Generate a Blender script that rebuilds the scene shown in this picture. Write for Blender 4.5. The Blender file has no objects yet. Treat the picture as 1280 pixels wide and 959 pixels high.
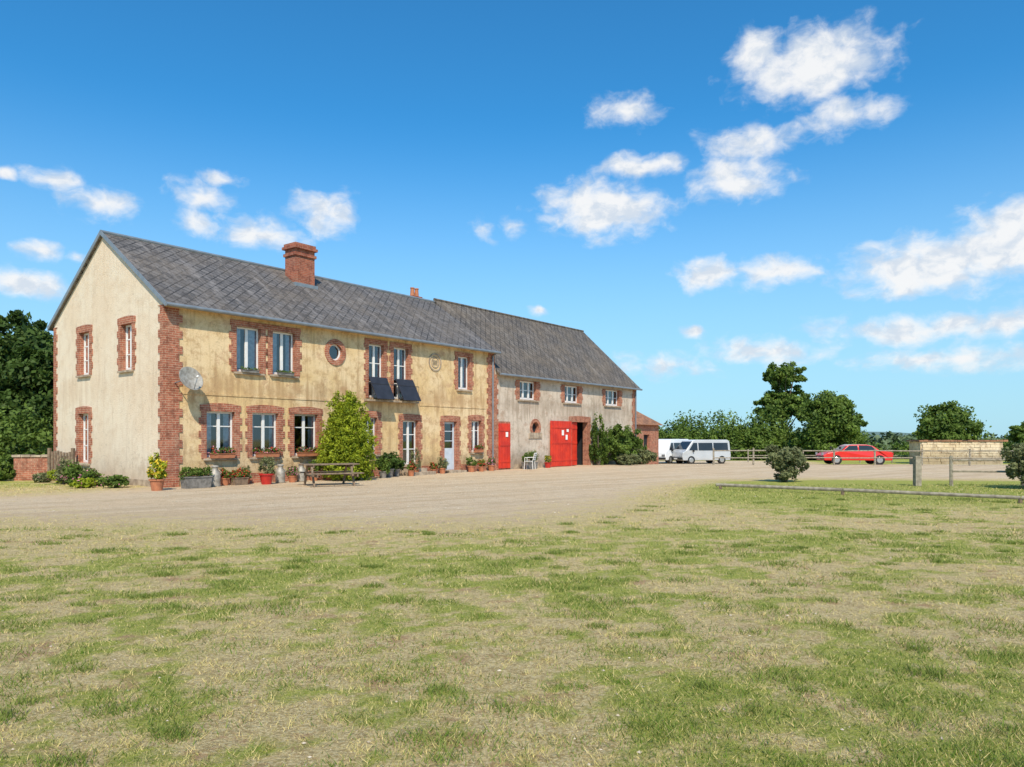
import bpy, math, random
import numpy as np
from mathutils import Vector
random.seed(7); rng=np.random.default_rng(7)
sc=bpy.context.scene
R=math.radians
# ------------------------------------------------------------------ materials
def new_mat(name):
    m=bpy.data.materials.new(name); m.use_nodes=True
    nt=m.node_tree; b=nt.nodes['Principled BSDF']
    return m,nt,b
def N(nt,t,**kw):
    n=nt.nodes.new(t)
    for k,v in kw.items():
        if k in n.inputs: n.inputs[k].default_value=v
        else: setattr(n,k,v)
    return n
def L(nt,a,b): nt.links.new(a,b)
def c4(c): return (c[0],c[1],c[2],1)
def mixc(nt,fac,a,b,mode='MIX'):
    n=nt.nodes.new('ShaderNodeMix'); n.data_type='RGBA'; n.blend_type=mode
    for idx,v in ((0,fac),(6,a),(7,b)):
        if hasattr(v,'links'): nt.links.new(v,n.inputs[idx])
        else: n.inputs[idx].default_value = v if idx==0 else c4(v)
    return n.outputs[2]
def ramp(nt,src,p0,p1,v0=0,v1=1):
    n=nt.nodes.new('ShaderNodeMapRange'); n.inputs[1].default_value=p0;n.inputs[2].default_value=p1
    n.inputs[3].default_value=v0;n.inputs[4].default_value=v1; n.interpolation_type='SMOOTHSTEP'
    nt.links.new(src,n.inputs[0]); return n.outputs[0]
def noise(nt,vec,scale,detail=4,rough=.55):
    n=nt.nodes.new('ShaderNodeTexNoise'); n.inputs['Scale'].default_value=scale
    n.inputs['Detail'].default_value=detail; n.inputs['Roughness'].default_value=rough
    nt.links.new(vec,n.inputs['Vector']); return n.outputs[0]
def objco(nt): return N(nt,'ShaderNodeTexCoord').outputs['Object']
def mapping(nt,vec,scale=(1,1,1),rot=(0,0,0)):
    n=nt.nodes.new('ShaderNodeMapping'); n.inputs['Scale'].default_value=scale; n.inputs['Rotation'].default_value=rot
    nt.links.new(vec,n.inputs['Vector']); return n.outputs[0]
def madd(nt,a,k,c):
    n=N(nt,'ShaderNodeMath',operation='MULTIPLY_ADD'); L(nt,a,n.inputs[0]); n.inputs[1].default_value=k
    if hasattr(c,'links'): L(nt,c,n.inputs[2])
    else: n.inputs[2].default_value=c
    return n.outputs[0]
def bump(nt,b,h,strength=.4,dist=.02):
    n=nt.nodes.new('ShaderNodeBump'); n.inputs['Strength'].default_value=strength; n.inputs['Distance'].default_value=dist
    nt.links.new(h,n.inputs['Height']); nt.links.new(n.outputs[0],b.inputs['Normal'])
def simple(name,col,col2=None,scale=6,rough=.6,metal=0,bmp=0):
    m,nt,b=new_mat(name); v=objco(nt); n=noise(nt,v,scale,5)
    if col2 is None: col2=tuple(c*.7 for c in col)
    L(nt,mixc(nt,ramp(nt,n,.3,.7),col2,col),b.inputs['Base Color'])
    b.inputs['Roughness'].default_value=rough; b.inputs['Metallic'].default_value=metal
    if bmp: bump(nt,b,noise(nt,v,scale*6,4),bmp,.02)
    return m
def stucco(name,base,dark,light,brickc,amt=.5,patchy=.0,foot=.65):
    m,nt,b=new_mat(name); v=objco(nt)
    big=noise(nt,v,.55,5,.6); mid=noise(nt,v,2.3,7,.74); fine=noise(nt,v,22,3,.7)
    streak=noise(nt,mapping(nt,v,(3.5,3.5,.35)),1.3,5,.6)
    c=mixc(nt,ramp(nt,big,.36,.62),base,light)
    c=mixc(nt,ramp(nt,mid,.47,.64,0,amt),c,dark)
    c=mixc(nt,ramp(nt,streak,.5,.70,0,amt*.8),c,tuple(x*.8 for x in dark))
    pt=noise(nt,mapping(nt,v,(1,1,1.4)),1.1,8,.74)
    c=mixc(nt,ramp(nt,pt,.545,.61,0,.55+patchy),c,brickc)
    sep=N(nt,'ShaderNodeSeparateXYZ'); L(nt,v,sep.inputs[0])
    c=mixc(nt,ramp(nt,madd(nt,mid,-1.6,sep.outputs[2]),-.7,.35,foot,0),c,tuple(x*.55 for x in dark))
    zz=N(nt,'ShaderNodeMath',operation='ABSOLUTE'); L(nt,madd(nt,sep.outputs[2],1,-3.4),zz.inputs[0])
    c=mixc(nt,ramp(nt,madd(nt,streak,-3.2,zz.outputs[0]),-1.75,-.9,amt*.9,0),c,dark)
    c=mixc(nt,ramp(nt,fine,.3,.7,0,.25),c,tuple(x*.55 for x in base))
    vo=nt.nodes.new('ShaderNodeTexVoronoi'); vo.feature='DISTANCE_TO_EDGE'; vo.inputs['Scale'].default_value=.7
    addv=N(nt,'ShaderNodeVectorMath',operation='ADD'); L(nt,v,addv.inputs[0])
    nv=nt.nodes.new('ShaderNodeTexNoise'); nv.inputs['Scale'].default_value=2.5; nv.inputs['Detail'].default_value=4; L(nt,v,nv.inputs['Vector']); L(nt,nv.outputs[1],addv.inputs[1])
    L(nt,addv.outputs[0],vo.inputs['Vector'])
    c=mixc(nt,ramp(nt,vo.outputs[0],.0,.012,.28,0),c,tuple(x*.4 for x in dark))
    L(nt,c,b.inputs['Base Color']); b.inputs['Roughness'].default_value=.92
    ad=N(nt,'ShaderNodeMath',operation='ADD'); L(nt,mid,ad.inputs[0]); L(nt,fine,ad.inputs[1])
    bump(nt,b,ad.outputs[0],.45,.035)
    return m
def brickmat(name,c1,c2,mortar,scale=1.0):
    m,nt,b=new_mat(name); v=objco(nt)
    sep=N(nt,'ShaderNodeSeparateXYZ'); L(nt,v,sep.inputs[0])
    ad=N(nt,'ShaderNodeMath',operation='ADD'); L(nt,sep.outputs[0],ad.inputs[0]); L(nt,sep.outputs[1],ad.inputs[1])
    cb=N(nt,'ShaderNodeCombineXYZ'); L(nt,ad.outputs[0],cb.inputs[0]); L(nt,sep.outputs[2],cb.inputs[1])
    br=nt.nodes.new('ShaderNodeTexBrick'); L(nt,cb.outputs[0],br.inputs['Vector'])
    br.inputs['Scale'].default_value=1; br.inputs['Brick Width'].default_value=.23*scale; br.inputs['Row Height'].default_value=.075*scale
    br.inputs['Mortar Size'].default_value=.009*scale; br.inputs['Color1'].default_value=c4(c1); br.inputs['Color2'].default_value=c4(c2); br.inputs['Mortar'].default_value=c4(mortar)
    n=noise(nt,v,5,6,.75); n2=noise(nt,v,1.6,6,.7)
    c=mixc(nt,ramp(nt,n,.45,.64,0,.75),br.outputs[0],tuple(x*.35 for x in c1))
    c=mixc(nt,ramp(nt,n2,.50,.72,0,.45),c,mortar)
    L(nt,c,b.inputs['Base Color']); b.inputs['Roughness'].default_value=.9
    bump(nt,b,br.outputs[1],-.5,.015)
    return m
def slate(name,c1,c2,lich,fy=1.2):
    m,nt,b=new_mat(name); v=objco(nt)
    mp=mapping(nt,v,(1,fy,0.0)); mp=mapping(nt,mp,(1,1,1),(0,0,R(45)))
    br=nt.nodes.new('ShaderNodeTexBrick'); L(nt,mp,br.inputs['Vector']); br.offset=0
    br.inputs['Scale'].default_value=1; br.inputs['Brick Width'].default_value=.30; br.inputs['Row Height'].default_value=.30
    br.inputs['Mortar Size'].default_value=.022; br.inputs['Color1'].default_value=c4(c1); br.inputs['Color2'].default_value=c4(c2)
    br.inputs['Mortar'].default_value=c4(tuple(x*.2 for x in c1))
    big=noise(nt,v,.6,5,.65); mid=noise(nt,v,2.4,8,.8); sp=noise(nt,v,9,4,.7)
    st=noise(nt,mapping(nt,v,(3,.5,.5)),1.2,5,.7)
    c=mixc(nt,ramp(nt,big,.38,.62,0,.6),br.outputs[0],lich)
    c=mixc(nt,ramp(nt,mid,.47,.59,0,.7),c,tuple(x*.42 for x in c1))
    c=mixc(nt,ramp(nt,st,.5,.68,0,.4),c,tuple(min(1,x*1.8) for x in c2))
    c=mixc(nt,ramp(nt,sp,.58,.68,0,.5),c,tuple(x*2.0 for x in lich))
    L(nt,c,b.inputs['Base Color']); b.inputs['Roughness'].default_value=.75
    bump(nt,b,br.outputs[1],-.8,.03)
    return m
M={}
M['ochre']=stucco('ochre_render',(.72,.505,.245),(.44,.265,.125),(.80,.61,.37),(.48,.27,.155),.72)
M['cream']=stucco('cream_render',(.76,.615,.455),(.60,.44,.295),(.79,.675,.525),(.62,.47,.32),.36,-.3,.45)
M['greyst']=stucco('grey_render',(.59,.475,.37),(.36,.275,.20),(.67,.565,.46),(.42,.27,.185),.68)
M['brick']=brickmat('red_brick',(.45,.145,.08),(.30,.09,.05),(.47,.31,.21))
M['brick2']=brickmat('chimney_brick',(.42,.115,.06),(.26,.07,.045),(.36,.21,.14))
M['slate']=slate('slate_roof',(.105,.097,.096),(.17,.155,.148),(.155,.124,.095))
M['slate2']=slate('slate_roof_brown',(.105,.09,.08),(.165,.142,.122),(.17,.13,.09))
M['tile']=simple('clay_tile',(.36,.17,.09),(.17,.085,.05),3,.85,0,.5)
M['zinc']=simple('zinc',(.27,.30,.33),(.2,.23,.26),4,.45,.3)
M['white']=simple('white_paint',(.80,.79,.77),(.72,.71,.69),5,.45)
M['paleblue']=simple('pale_blue_paint',(.58,.64,.71),(.48,.54,.61),5,.45)
M['stone']=simple('sill_stone',(.50,.40,.29),(.26,.195,.14),4,.85,0,.3)
M['red']=simple('red_door_paint',(.74,.045,.015),(.52,.026,.012),2,.5)
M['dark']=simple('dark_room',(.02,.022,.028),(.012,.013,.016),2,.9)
M['curtain']=simple('curtain',(.75,.76,.78),(.5,.53,.58),9,.9)
M['panel']=simple('dark_blind',(.03,.033,.045),(.02,.022,.03),4,.5)
M['wood']=simple('weathered_wood',(.27,.19,.125),(.13,.092,.062),8,.85,0,.4)
M['woodg']=simple('grey_wood',(.38,.33,.25),(.2,.17,.125),8,.85,0,.4)
M['terra']=simple('terracotta',(.50,.19,.09),(.36,.13,.065),8,.8)
M['redpot']=simple('red_glazed_pot',(.5,.03,.02),(.4,.02,.02),8,.3)
M['churn']=simple('galvanised',(.44,.41,.36),(.25,.22,.18),8,.55,.2)
M['trough']=simple('grey_trough',(.26,.24,.22),(.13,.12,.105),8,.8)
M['bark']=simple('bark',(.17,.125,.09),(.07,.052,.04),12,.95,0,.6)
M['paper']=simple('paper',(.85,.85,.82),(.8,.8,.78),2,.6)
M['tyre']=simple('tyre',(.02,.02,.02),(.012,.012,.012),5,.8)
M['carred']=simple('car_red',(.68,.03,.02),(.6,.025,.02),1,.25)
M['carwhite']=simple('van_white',(.80,.81,.82),(.74,.75,.76),1,.3)
M['cargrey']=simple('van_silver',(.50,.51,.52),(.44,.45,.46),1,.3,.1)
M['carroof']=simple('canvas_top',(.58,.55,.50),(.45,.43,.39),3,.6)
M['carglass']=simple('car_glass',(.03,.035,.04),(.02,.025,.03),1,.06)
M['chrome']=simple('hub_metal',(.55,.55,.55),(.45,.45,.45),3,.3,.7)
M['lamp']=simple('tail_lamp',(.5,.03,.02),(.4,.02,.02),3,.3)
M['straw']=stucco('rubble_stone',(.72,.56,.36),(.40,.28,.17),(.80,.66,.48),(.46,.31,.18),.75)
def glassmat():
    m,nt,b=new_mat('window_glass'); out=nt.nodes['Material Output']
    tr=N(nt,'ShaderNodeBsdfTransparent'); tr.inputs[0].default_value=(.80,.86,.92,1)
    gl=N(nt,'ShaderNodeBsdfGlossy'); gl.inputs['Roughness'].default_value=.03
    fr=N(nt,'ShaderNodeFresnel'); fr.inputs[0].default_value=1.5
    ad=N(nt,'ShaderNodeMath',operation='MULTIPLY_ADD'); L(nt,fr.outputs[0],ad.inputs[0]); ad.inputs[1].default_value=1.6; ad.inputs[2].default_value=.10; ad.use_clamp=True
    mx=N(nt,'ShaderNodeMixShader'); L(nt,ad.outputs[0],mx.inputs[0]); L(nt,tr.outputs[0],mx.inputs[1]); L(nt,gl.outputs[0],mx.inputs[2])
    L(nt,mx.outputs[0],out.inputs[0]); return m
M['glass']=glassmat()
def leafmat(name,dark,light,trans=.3,rough=.6):
    m,nt,b=new_mat(name); out=nt.nodes['Material Output']
    at=N(nt,'ShaderNodeAttribute'); at.attribute_name='tint'
    c=mixc(nt,at.outputs['Fac'],dark,light)
    L(nt,c,b.inputs['Base Color']); b.inputs['Roughness'].default_value=rough
    b.inputs['Specular IOR Level'].default_value=.25
    if trans>0:
        tr=N(nt,'ShaderNodeBsdfTranslucent'); L(nt,c,tr.inputs[0])
        mx=N(nt,'ShaderNodeMixShader'); mx.inputs[0].default_value=trans
        L(nt,b.outputs[0],mx.inputs[1]); L(nt,tr.outputs[0],mx.inputs[2]); L(nt,mx.outputs[0],out.inputs[0])
    return m
M['leafD']=leafmat('leaf_dark',(.018,.042,.010),(.10,.165,.028))
M['leafM']=leafmat('leaf_mid',(.035,.075,.014),(.19,.275,.045))
M['leafY']=leafmat('leaf_golden',(.07,.12,.008),(.48,.54,.035))
M['leafG']=leafmat('leaf_greygreen',(.07,.085,.04),(.30,.32,.14))
M['leafFar']=leafmat('leaf_distant',(.06,.10,.05),(.15,.20,.09),0)
M['grassb']=leafmat('grass_blades',(.10,.19,.012),(.76,.61,.27),.25,.8)
M['flR']=simple('flower_red',(.7,.03,.03),None,5,.6); M['flY']=simple('flower_yellow',(.8,.55,.03),None,5,.6); M['flP']=simple('flower_pink',(.7,.25,.35),None,5,.6)
# ------------------------------------------------------------------ mesh builder
def empty(name,loc=(0,0,0),rz=0):
    e=bpy.data.objects.new(name,None); e.location=loc; e.rotation_euler=(0,0,rz); e.empty_display_size=.3
    sc.collection.objects.link(e); return e
class MB:
    def __init__(s): s.v=[];s.f=[];s.m=[];s.mats=[]
    def mi(s,mat):
        if mat not in s.mats: s.mats.append(mat)
        return s.mats.index(mat)
    def add(s,vs,fs,mat):
        o=len(s.v); s.v+= [tuple(p) for p in vs]; k=s.mi(mat)
        for f in fs: s.f.append(tuple(i+o for i in f)); s.m.append(k)
    def quad(s,a,b,c,d,mat): s.add([a,b,c,d],[(0,1,2,3)],mat)
    def hexa(s,p,mat): s.add(p,[(0,3,2,1),(4,5,6,7),(0,1,5,4),(1,2,6,5),(2,3,7,6),(3,0,4,7)],mat)
    def box(s,x0,x1,y0,y1,z0,z1,mat):
        s.hexa([(x0,y0,z0),(x1,y0,z0),(x1,y1,z0),(x0,y1,z0),(x0,y0,z1),(x1,y0,z1),(x1,y1,z1),(x0,y1,z1)],mat)
    def tube(s,p0,p1,r0,r1,mat,seg=8,cap=True):
        p0=Vector(p0);p1=Vector(p1);d=(p1-p0).normalized()
        a=d.orthogonal().normalized(); b=d.cross(a); vs=[]
        for p,r in((p0,r0),(p1,r1)):
            for i in range(seg):
                t=2*math.pi*i/seg; vs.append(p+a*(math.cos(t)*r)+b*(math.sin(t)*r))
        fs=[(i,(i+1)%seg,seg+(i+1)%seg,seg+i) for i in range(seg)]
        if cap: fs+= [tuple(range(seg))[::-1],tuple(range(seg,2*seg))]
        s.add(vs,fs,mat)
    def lathe(s,prof,mat,cx=0,cy=0,seg=18):
        vs=[];fs=[]
        for r,z in prof:
            for i in range(seg):
                t=2*math.pi*i/seg; vs.append((cx+r*math.cos(t),cy+r*math.sin(t),z))
        for j in range(len(prof)-1):
            for i in range(seg):
                fs.append((j*seg+i,j*seg+(i+1)%seg,(j+1)*seg+(i+1)%seg,(j+1)*seg+i))
        s.add(vs,fs,mat)
    def obj(s,name,parent=None,bevel=0,smooth=False,loc=(0,0,0),rz=0):
        me=bpy.data.meshes.new(name); me.from_pydata(s.v,[],s.f); 
        for m in s.mats: me.materials.append(m)
        me.polygons.foreach_set('material_index',s.m)
        if smooth: me.polygons.foreach_set('use_smooth',[True]*len(s.f))
        o=bpy.data.objects.new(name,me); sc.collection.objects.link(o); o.location=loc;o.rotation_euler=(0,0,rz)
        if parent: o.parent=parent
        if bevel:
            b=o.modifiers.new('b','BEVEL'); b.width=bevel; b.segments=2; b.limit_method='ANGLE'
        return o
# ------------------------------------------------------------------ foliage
def mesh_np(name,V,nper,mat,tint,parent=None,extra_mats=None,midx=None):
    n=len(V)//nper; me=bpy.data.meshes.new(name)
    me.vertices.add(len(V)); me.vertices.foreach_set('co',np.ascontiguousarray(V,dtype=np.float32).ravel())
    me.loops.add(len(V)); me.loops.foreach_set('vertex_index',np.arange(len(V),dtype=np.int32))
    me.polygons.add(n); me.polygons.foreach_set('loop_start',np.arange(0,n*nper,nper,dtype=np.int32))
    try: me.polygons.foreach_set('loop_total',np.full(n,nper,dtype=np.int32))
    except Exception: pass
    me.materials.append(mat)
    if extra_mats:
        for m in extra_mats: me.materials.append(m)
        me.polygons.foreach_set('material_index',midx.astype(np.int32))
    a=me.attributes.new('tint','FLOAT','FACE'); a.data.foreach_set('value',np.clip(tint,0,1).astype(np.float32))
    me.update(calc_edges=True); me.validate()
    o=bpy.data.objects.new(name,me); sc.collection.objects.link(o)
    if parent: o.parent=parent
    return o
def foliage(name,parent,blobs,n,leaf,mat,clumps=40,spread=.24,shell=.5,extra=None,exfrac=0):
    """blobs: (cx,cy,cz,rx,ry,rz)"""
    B=np.array(blobs,float); w=(B[:,3]*B[:,4]*B[:,5])**(2/3); w/=w.sum()
    P=[];T=[];O=[]
    for k,b in enumerate(B):
        nc=max(6,int(clumps*w[k]*len(B)**.5)); d=rng.normal(size=(nc,3)); d/=np.linalg.norm(d,axis=1)[:,None]
        rr=shell+(1-shell)*rng.random(nc)**.6
        cc=d*rr[:,None]; ct=rng.random(nc); cs=spread*(.6+.8*rng.random(nc))
        m=int(n*w[k]); idx=rng.integers(0,nc,m)
        q=rng.normal(size=(m,3)); q/=np.linalg.norm(q,axis=1)[:,None]; q*= (rng.random(m)**.5)[:,None]
        loc=cc[idx]+q*cs[idx][:,None]
        P.append(b[:3]+loc*b[3:6]); O.append(loc/np.maximum(np.linalg.norm(loc,axis=1),.01)[:,None])
        T.append(.12+.5*ct[idx]+.3*rng.random(m)+.12*q[:,2])
    P=np.vstack(P);O=np.vstack(O);T=np.concatenate(T); m=len(P)
    nrm=O*.6+rng.normal(size=(m,3))*.7; nrm[:,2]+=.25; nrm/=np.linalg.norm(nrm,axis=1)[:,None]
    a=np.cross(nrm,rng.normal(size=(m,3))); a/=np.linalg.norm(a,axis=1)[:,None]; b=np.cross(nrm,a)
    s=(leaf*(.6+.8*rng.random(m)))[:,None]
    V=np.stack([P-a*s,P-b*s*.55,P+a*s,P+b*s*.55],1).reshape(-1,3)
    if extra:
        mi=(rng.random(m)<exfrac)*rng.integers(1,len(extra)+1,m)
        return mesh_np(name,V,4,mat,T,parent,extra,mi)
    return mesh_np(name,V,4,mat,T,parent)
def tree(name,x,y,z,h,crown_r,crown_h,trunk_r,mat,n=9000,leaf=.22,nblob=9,clumps=60,seed=0,spread=.26,solid=True,fr=(.25,.62),br_=(.34,.5)):
    rs=random.Random(seed); e=empty(name,(x,y,z)); mb=MB()
    th=h-crown_h*.55
    pts=[Vector((0,0,-.3))]
    for i in range(1,6): pts.append(Vector((rs.uniform(-.1,.1)*i*.3,rs.uniform(-.1,.1)*i*.3,th*i/5)))
    for i in range(5): mb.tube(pts[i],pts[i+1],trunk_r*(1.25-.16*i),trunk_r*(1.25-.16*(i+1)),M['bark'],8,False)
    blobs=[]
    cz=h-crown_h/2
    for i in range(nblob):
        a=2*math.pi*i/nblob*1.618*2; f=rs.uniform(*fr)
        zz=cz+rs.uniform(-.33,.33)*crown_h
        k=1-abs(zz-cz)/crown_h*.9
        px,py=math.cos(a)*crown_r*f*k,math.sin(a)*crown_r*f*k
        rr=crown_r*rs.uniform(*br_)
        blobs.append((px,py,zz,rr,rr,min(rr*.8*min(1,crown_h/(crown_r*1.6)),h-zz)))
        st=pts[rs.randint(2,4)]; mid=(st+Vector((px,py,zz)))/2+Vector((0,0,-.2))
        mb.tube(st,mid,trunk_r*.42,trunk_r*.28,M['bark'],6,False); mb.tube(mid,(px,py,zz),trunk_r*.28,trunk_r*.08,M['bark'],6,False)
    blobs.append((0,0,h-crown_h*.24,crown_r*.45,crown_r*.45,crown_h*.22))
    if solid: blobs.append((0,0,cz,crown_r*.72,crown_r*.72,crown_h*.42))
    mb.obj('trunk',e,smooth=True); foliage('crown',e,blobs,n,leaf,mat,clumps,spread)
    return e
# ------------------------------------------------------------------ noise in numpy
_pt=rng.random((256,256))
def vn(x,y):
    xi=np.floor(x).astype(int);yi=np.floor(y).astype(int);fx=x-xi;fy=y-yi
    fx=fx*fx*(3-2*fx);fy=fy*fy*(3-2*fy)
    g=lambda a,b:_pt[a%256,b%256]
    return (g(xi,yi)*(1-fx)+g(xi+1,yi)*fx)*(1-fy)+(g(xi,yi+1)*(1-fx)+g(xi+1,yi+1)*fx)*fy
def fbm(x,y,s,o=5):
    r=0;a=1;t=0
    for i in range(o):
        c,s_=math.cos(.6*i+.4),math.sin(.6*i+.4)
        r=r+a*vn((x*c-y*s_)*s+17.3*i,(x*s_+y*c)*s+9.1*i);t+=a;a*=.66;s*=2.03
    return r/t
def sstep(a,b,x): t=np.clip((x-a)/(b-a),0,1); return t*t*(3-2*t)
def gh(x,y):
    x=np.asarray(x,float);y=np.asarray(y,float)
    z=-.45*sstep(44,62,y)-.9*sstep(62,110,y)-2.2*sstep(110,300,y)
    return z+ .05*(fbm(x,y,.35,3)-.5)*sstep(30,12,y)
poly=np.array([(-60,23),(-40,19.5),(-10,15.2),(-6.6,14.8),(-3.4,14.6),(0,15.0),(1.5,16.8),(2.5,19),(4.5,24.5),(7,29.0),(12,30.3),(19,29.5),(30,28),(60,27),(60,43),(30,48),(20,50),(27,70),(12,76),(5,60),(-11.5,26),(-12.2,23.4),(-14,20.5),(-40,26),(-60,29)],float)
def sdpoly(x,y):
    d=np.full(x.shape,1e9);ins=np.zeros(x.shape,bool);n=len(poly)
    for i in range(n):
        a=poly[i];b=poly[(i+1)%n];e=b-a
        t=np.clip(((x-a[0])*e[0]+(y-a[1])*e[1])/(e@e),0,1)
        d=np.minimum(d,np.hypot(x-a[0]-t*e[0],y-a[1]-t*e[1]))
        c=((a[1]>y)!=(b[1]>y))&(x<(b[0]-a[0])*(y-a[1])/((b[1]-a[1]) if b[1]!=a[1] else 1e-9)+a[0]); ins^=c
    return np.where(ins,-d,d)
def fields(x,y):
    sd=sdpoly(x,y)
    wide=3.0+3.0*sstep(6,0,x)*sstep(22,17,y)
    grav=np.clip(.5-sd/wide,0,1)
    green=fbm(x,y,.4,4)*.3+fbm(x+50,y,1.6,4)*.3+fbm(x+9,y+40,4.5,4)*.4
    green=sstep(.40,.62,green)
    green*=.4+.6*sstep(0,6,sd)
    green=np.maximum(green,.85*sstep(.5,2,sd)*sstep(3,6,x)*sstep(14,20,y))
    return grav,green,sd
# ------------------------------------------------------------------ ground
def axis(a,b,step,far,growth=1.16):
    c=list(np.arange(a,b+1e-6,step)); s=step;v=b
    while v<far[1]: s*=growth; v+=s; c.append(v)
    s=step;v=a;pre=[]
    while v>far[0]: s*=growth; v-=s; pre.append(v)
    return np.array(pre[::-1]+c)
xs=axis(-15,17,.11,(-900,900)); ys=axis(2,32,.10,(-200,1600))
X,Y=np.meshgrid(xs,ys); nx,ny=len(xs),len(ys)
G,GR,SD=fields(X,Y); Z=gh(X,Y)
V=np.stack([X,Y,Z],-1).reshape(-1,3)
ii=np.arange(nx*ny).reshape(ny,nx)
F=np.stack([ii[:-1,:-1],ii[:-1,1:],ii[1:,1:],ii[1:,:-1]],-1).reshape(-1,4)
me=bpy.data.meshes.new('ground'); me.from_pydata(V.tolist(),[],F.tolist())
for nm,arr in(('grav',G),('green',GR)):
    a=me.attributes.new(nm,'FLOAT','POINT'); a.data.foreach_set('value',arr.ravel().astype(np.float32))
me.polygons.foreach_set('use_smooth',[True]*len(me.polygons))
go=bpy.data.objects.new('ground',me); sc.collection.objects.link(go)
m,nt,b=new_mat('grass_and_gravel'); v=objco(nt)
ga=N(nt,'ShaderNodeAttribute'); ga.attribute_name='grav'; gg=N(nt,'ShaderNodeAttribute'); gg.attribute_name='green'
n1=noise(nt,v,1.7,8,.75); n2=noise(nt,v,9,7,.78); n3=noise(nt,v,45,5,.78); n4=noise(nt,v,.45,6,.65)
n5=noise(nt,mapping(nt,mapping(nt,v,(1,1,1),(0,0,R(-38))),(.10,1.3,1)),1.0,5,.65)   # wheel-worn streaks along the drive
dry=mixc(nt,ramp(nt,n2,.40,.60),(.60,.46,.215),(.38,.27,.12))
dry=mixc(nt,ramp(nt,n3,.46,.58,0,.8),dry,(.80,.66,.37))
dry=mixc(nt,ramp(nt,n1,.54,.62,0,.8),dry,(.42,.245,.135))
grn=mixc(nt,ramp(nt,n2,.40,.60),(.20,.26,.03),(.39,.41,.075))
grn=mixc(nt,ramp(nt,n3,.46,.62,0,.65),grn,(.57,.49,.19))
g1=madd(nt,n2,1.7,madd(nt,n1,1.3,gg.outputs['Fac']))
soil=mixc(nt,ramp(nt,g1,1.66,2.35),dry,grn)
grv=mixc(nt,ramp(nt,n3,.40,.60),(.80,.65,.46),(.54,.41,.27))
grv=mixc(nt,ramp(nt,n4,.40,.58,0,.5),grv,(.66,.49,.31))
grv=mixc(nt,ramp(nt,n5,.44,.62,0,.55),grv,(.50,.36,.22))
grv=mixc(nt,ramp(nt,n1,.50,.62,0,.5),grv,(.48,.345,.21))
grv=mixc(nt,ramp(nt,n2,.52,.64,0,.5),grv,(.42,.30,.18))
vo=nt.nodes.new('ShaderNodeTexVoronoi'); vo.inputs['Scale'].default_value=24; L(nt,v,vo.inputs['Vector'])
grv=mixc(nt,ramp(nt,vo.outputs[0],.0,.28,.5,0),grv,(.86,.76,.61))
gf=madd(nt,n5,.9,madd(nt,n1,2.2,madd(nt,n2,1.6,ga.outputs['Fac'])))
c=mixc(nt,ramp(nt,gf,2.60,3.10),soil,grv)
L(nt,c,b.inputs['Base Color']); b.inputs['Roughness'].default_value=.95; b.inputs['Specular IOR Level'].default_value=.15
bump(nt,b,madd(nt,n3,.5,n2),.9,.06)
me.materials.append(m)
def bladeverts(xx,yy,H,W,leanf):
    m=len(xx); P=np.stack([xx,yy,gh(xx,yy)-.003],1)
    ang=rng.random(m)*2*math.pi; dx=np.stack([np.cos(ang),np.sin(ang),np.zeros(m)],1)
    a2=rng.random(m)*2*math.pi; lean=np.stack([np.cos(a2),np.sin(a2),np.zeros(m)],1)*(H*(.3+leanf*rng.random(m)))[:,None]
    tip=P+lean; tip[:,2]+=H*.85
    return np.stack([P-dx*W[:,None],P+dx*W[:,None],tip],1).reshape(-1,3)
def blades(n,y0,y1,hs,name):
    yy=y0*(y1/y0)**rng.random(n); xx=(rng.random(n)*2-1)*(.78*yy+2)
    g,gr,sd=fields(xx,yy)
    tuft=sstep(.48,.62,fbm(xx+200,yy+31,2.5,4))
    tuft2=sstep(.52,.64,fbm(xx+100,yy+77,7.5,3))
    dens=(.22+.33*gr+.25*tuft*(.3+gr)+.5*tuft2)*sstep(.6,.05,g)
    k=rng.random(n)<dens; xx,yy,gr,tuft,tuft2=xx[k],yy[k],gr[k],tuft[k],tuft2[k]; m=len(xx)
    lod=.55+yy/9
    H=hs*(.35+.9*rng.random(m)**1.5)*(.55+.3*gr+.35*tuft*gr+.7*tuft2)*(.7+.3*lod)
    W=.0028*(.7+.6*rng.random(m))*lod
    V=bladeverts(xx,yy,H,W,1.1)
    T=.80-.46*gr-.12*tuft*gr-.22*tuft2*gr+.55*(rng.random(m)-.5)
    T=np.where(rng.random(m)<.22,.95,T)
    nt_=600; ty=2.8*(20/2.8)**rng.random(nt_); tx=(rng.random(nt_)*2-1)*(.78*ty+1); g2,_,_=fields(tx,ty)
    k=g2<.25; tx,ty=tx[k],ty[k]; XX=[];YY=[];HH=[]
    for a,b_ in zip(tx,ty):
        q=rng.integers(50,200); r=.04+.13*rng.random()**1.5; XX.append(a+rng.normal(size=q)*r*1.5); YY.append(b_+rng.normal(size=q)*r); HH.append(np.full(q,.03+.045*rng.random()))
    XX=np.concatenate(XX);YY=np.concatenate(YY);HH=np.concatenate(HH)*(.5+.7*rng.random(len(XX)))
    V2=bladeverts(XX,YY,HH,.0036*(.5+YY/9),.7); T2=.02+.28*rng.random(len(XX))
    return mesh_np(name,np.vstack([V,V2]),3,M['grassb'],np.concatenate([T,T2]))
blades(600000,2.4,26,.032,'grass')
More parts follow.
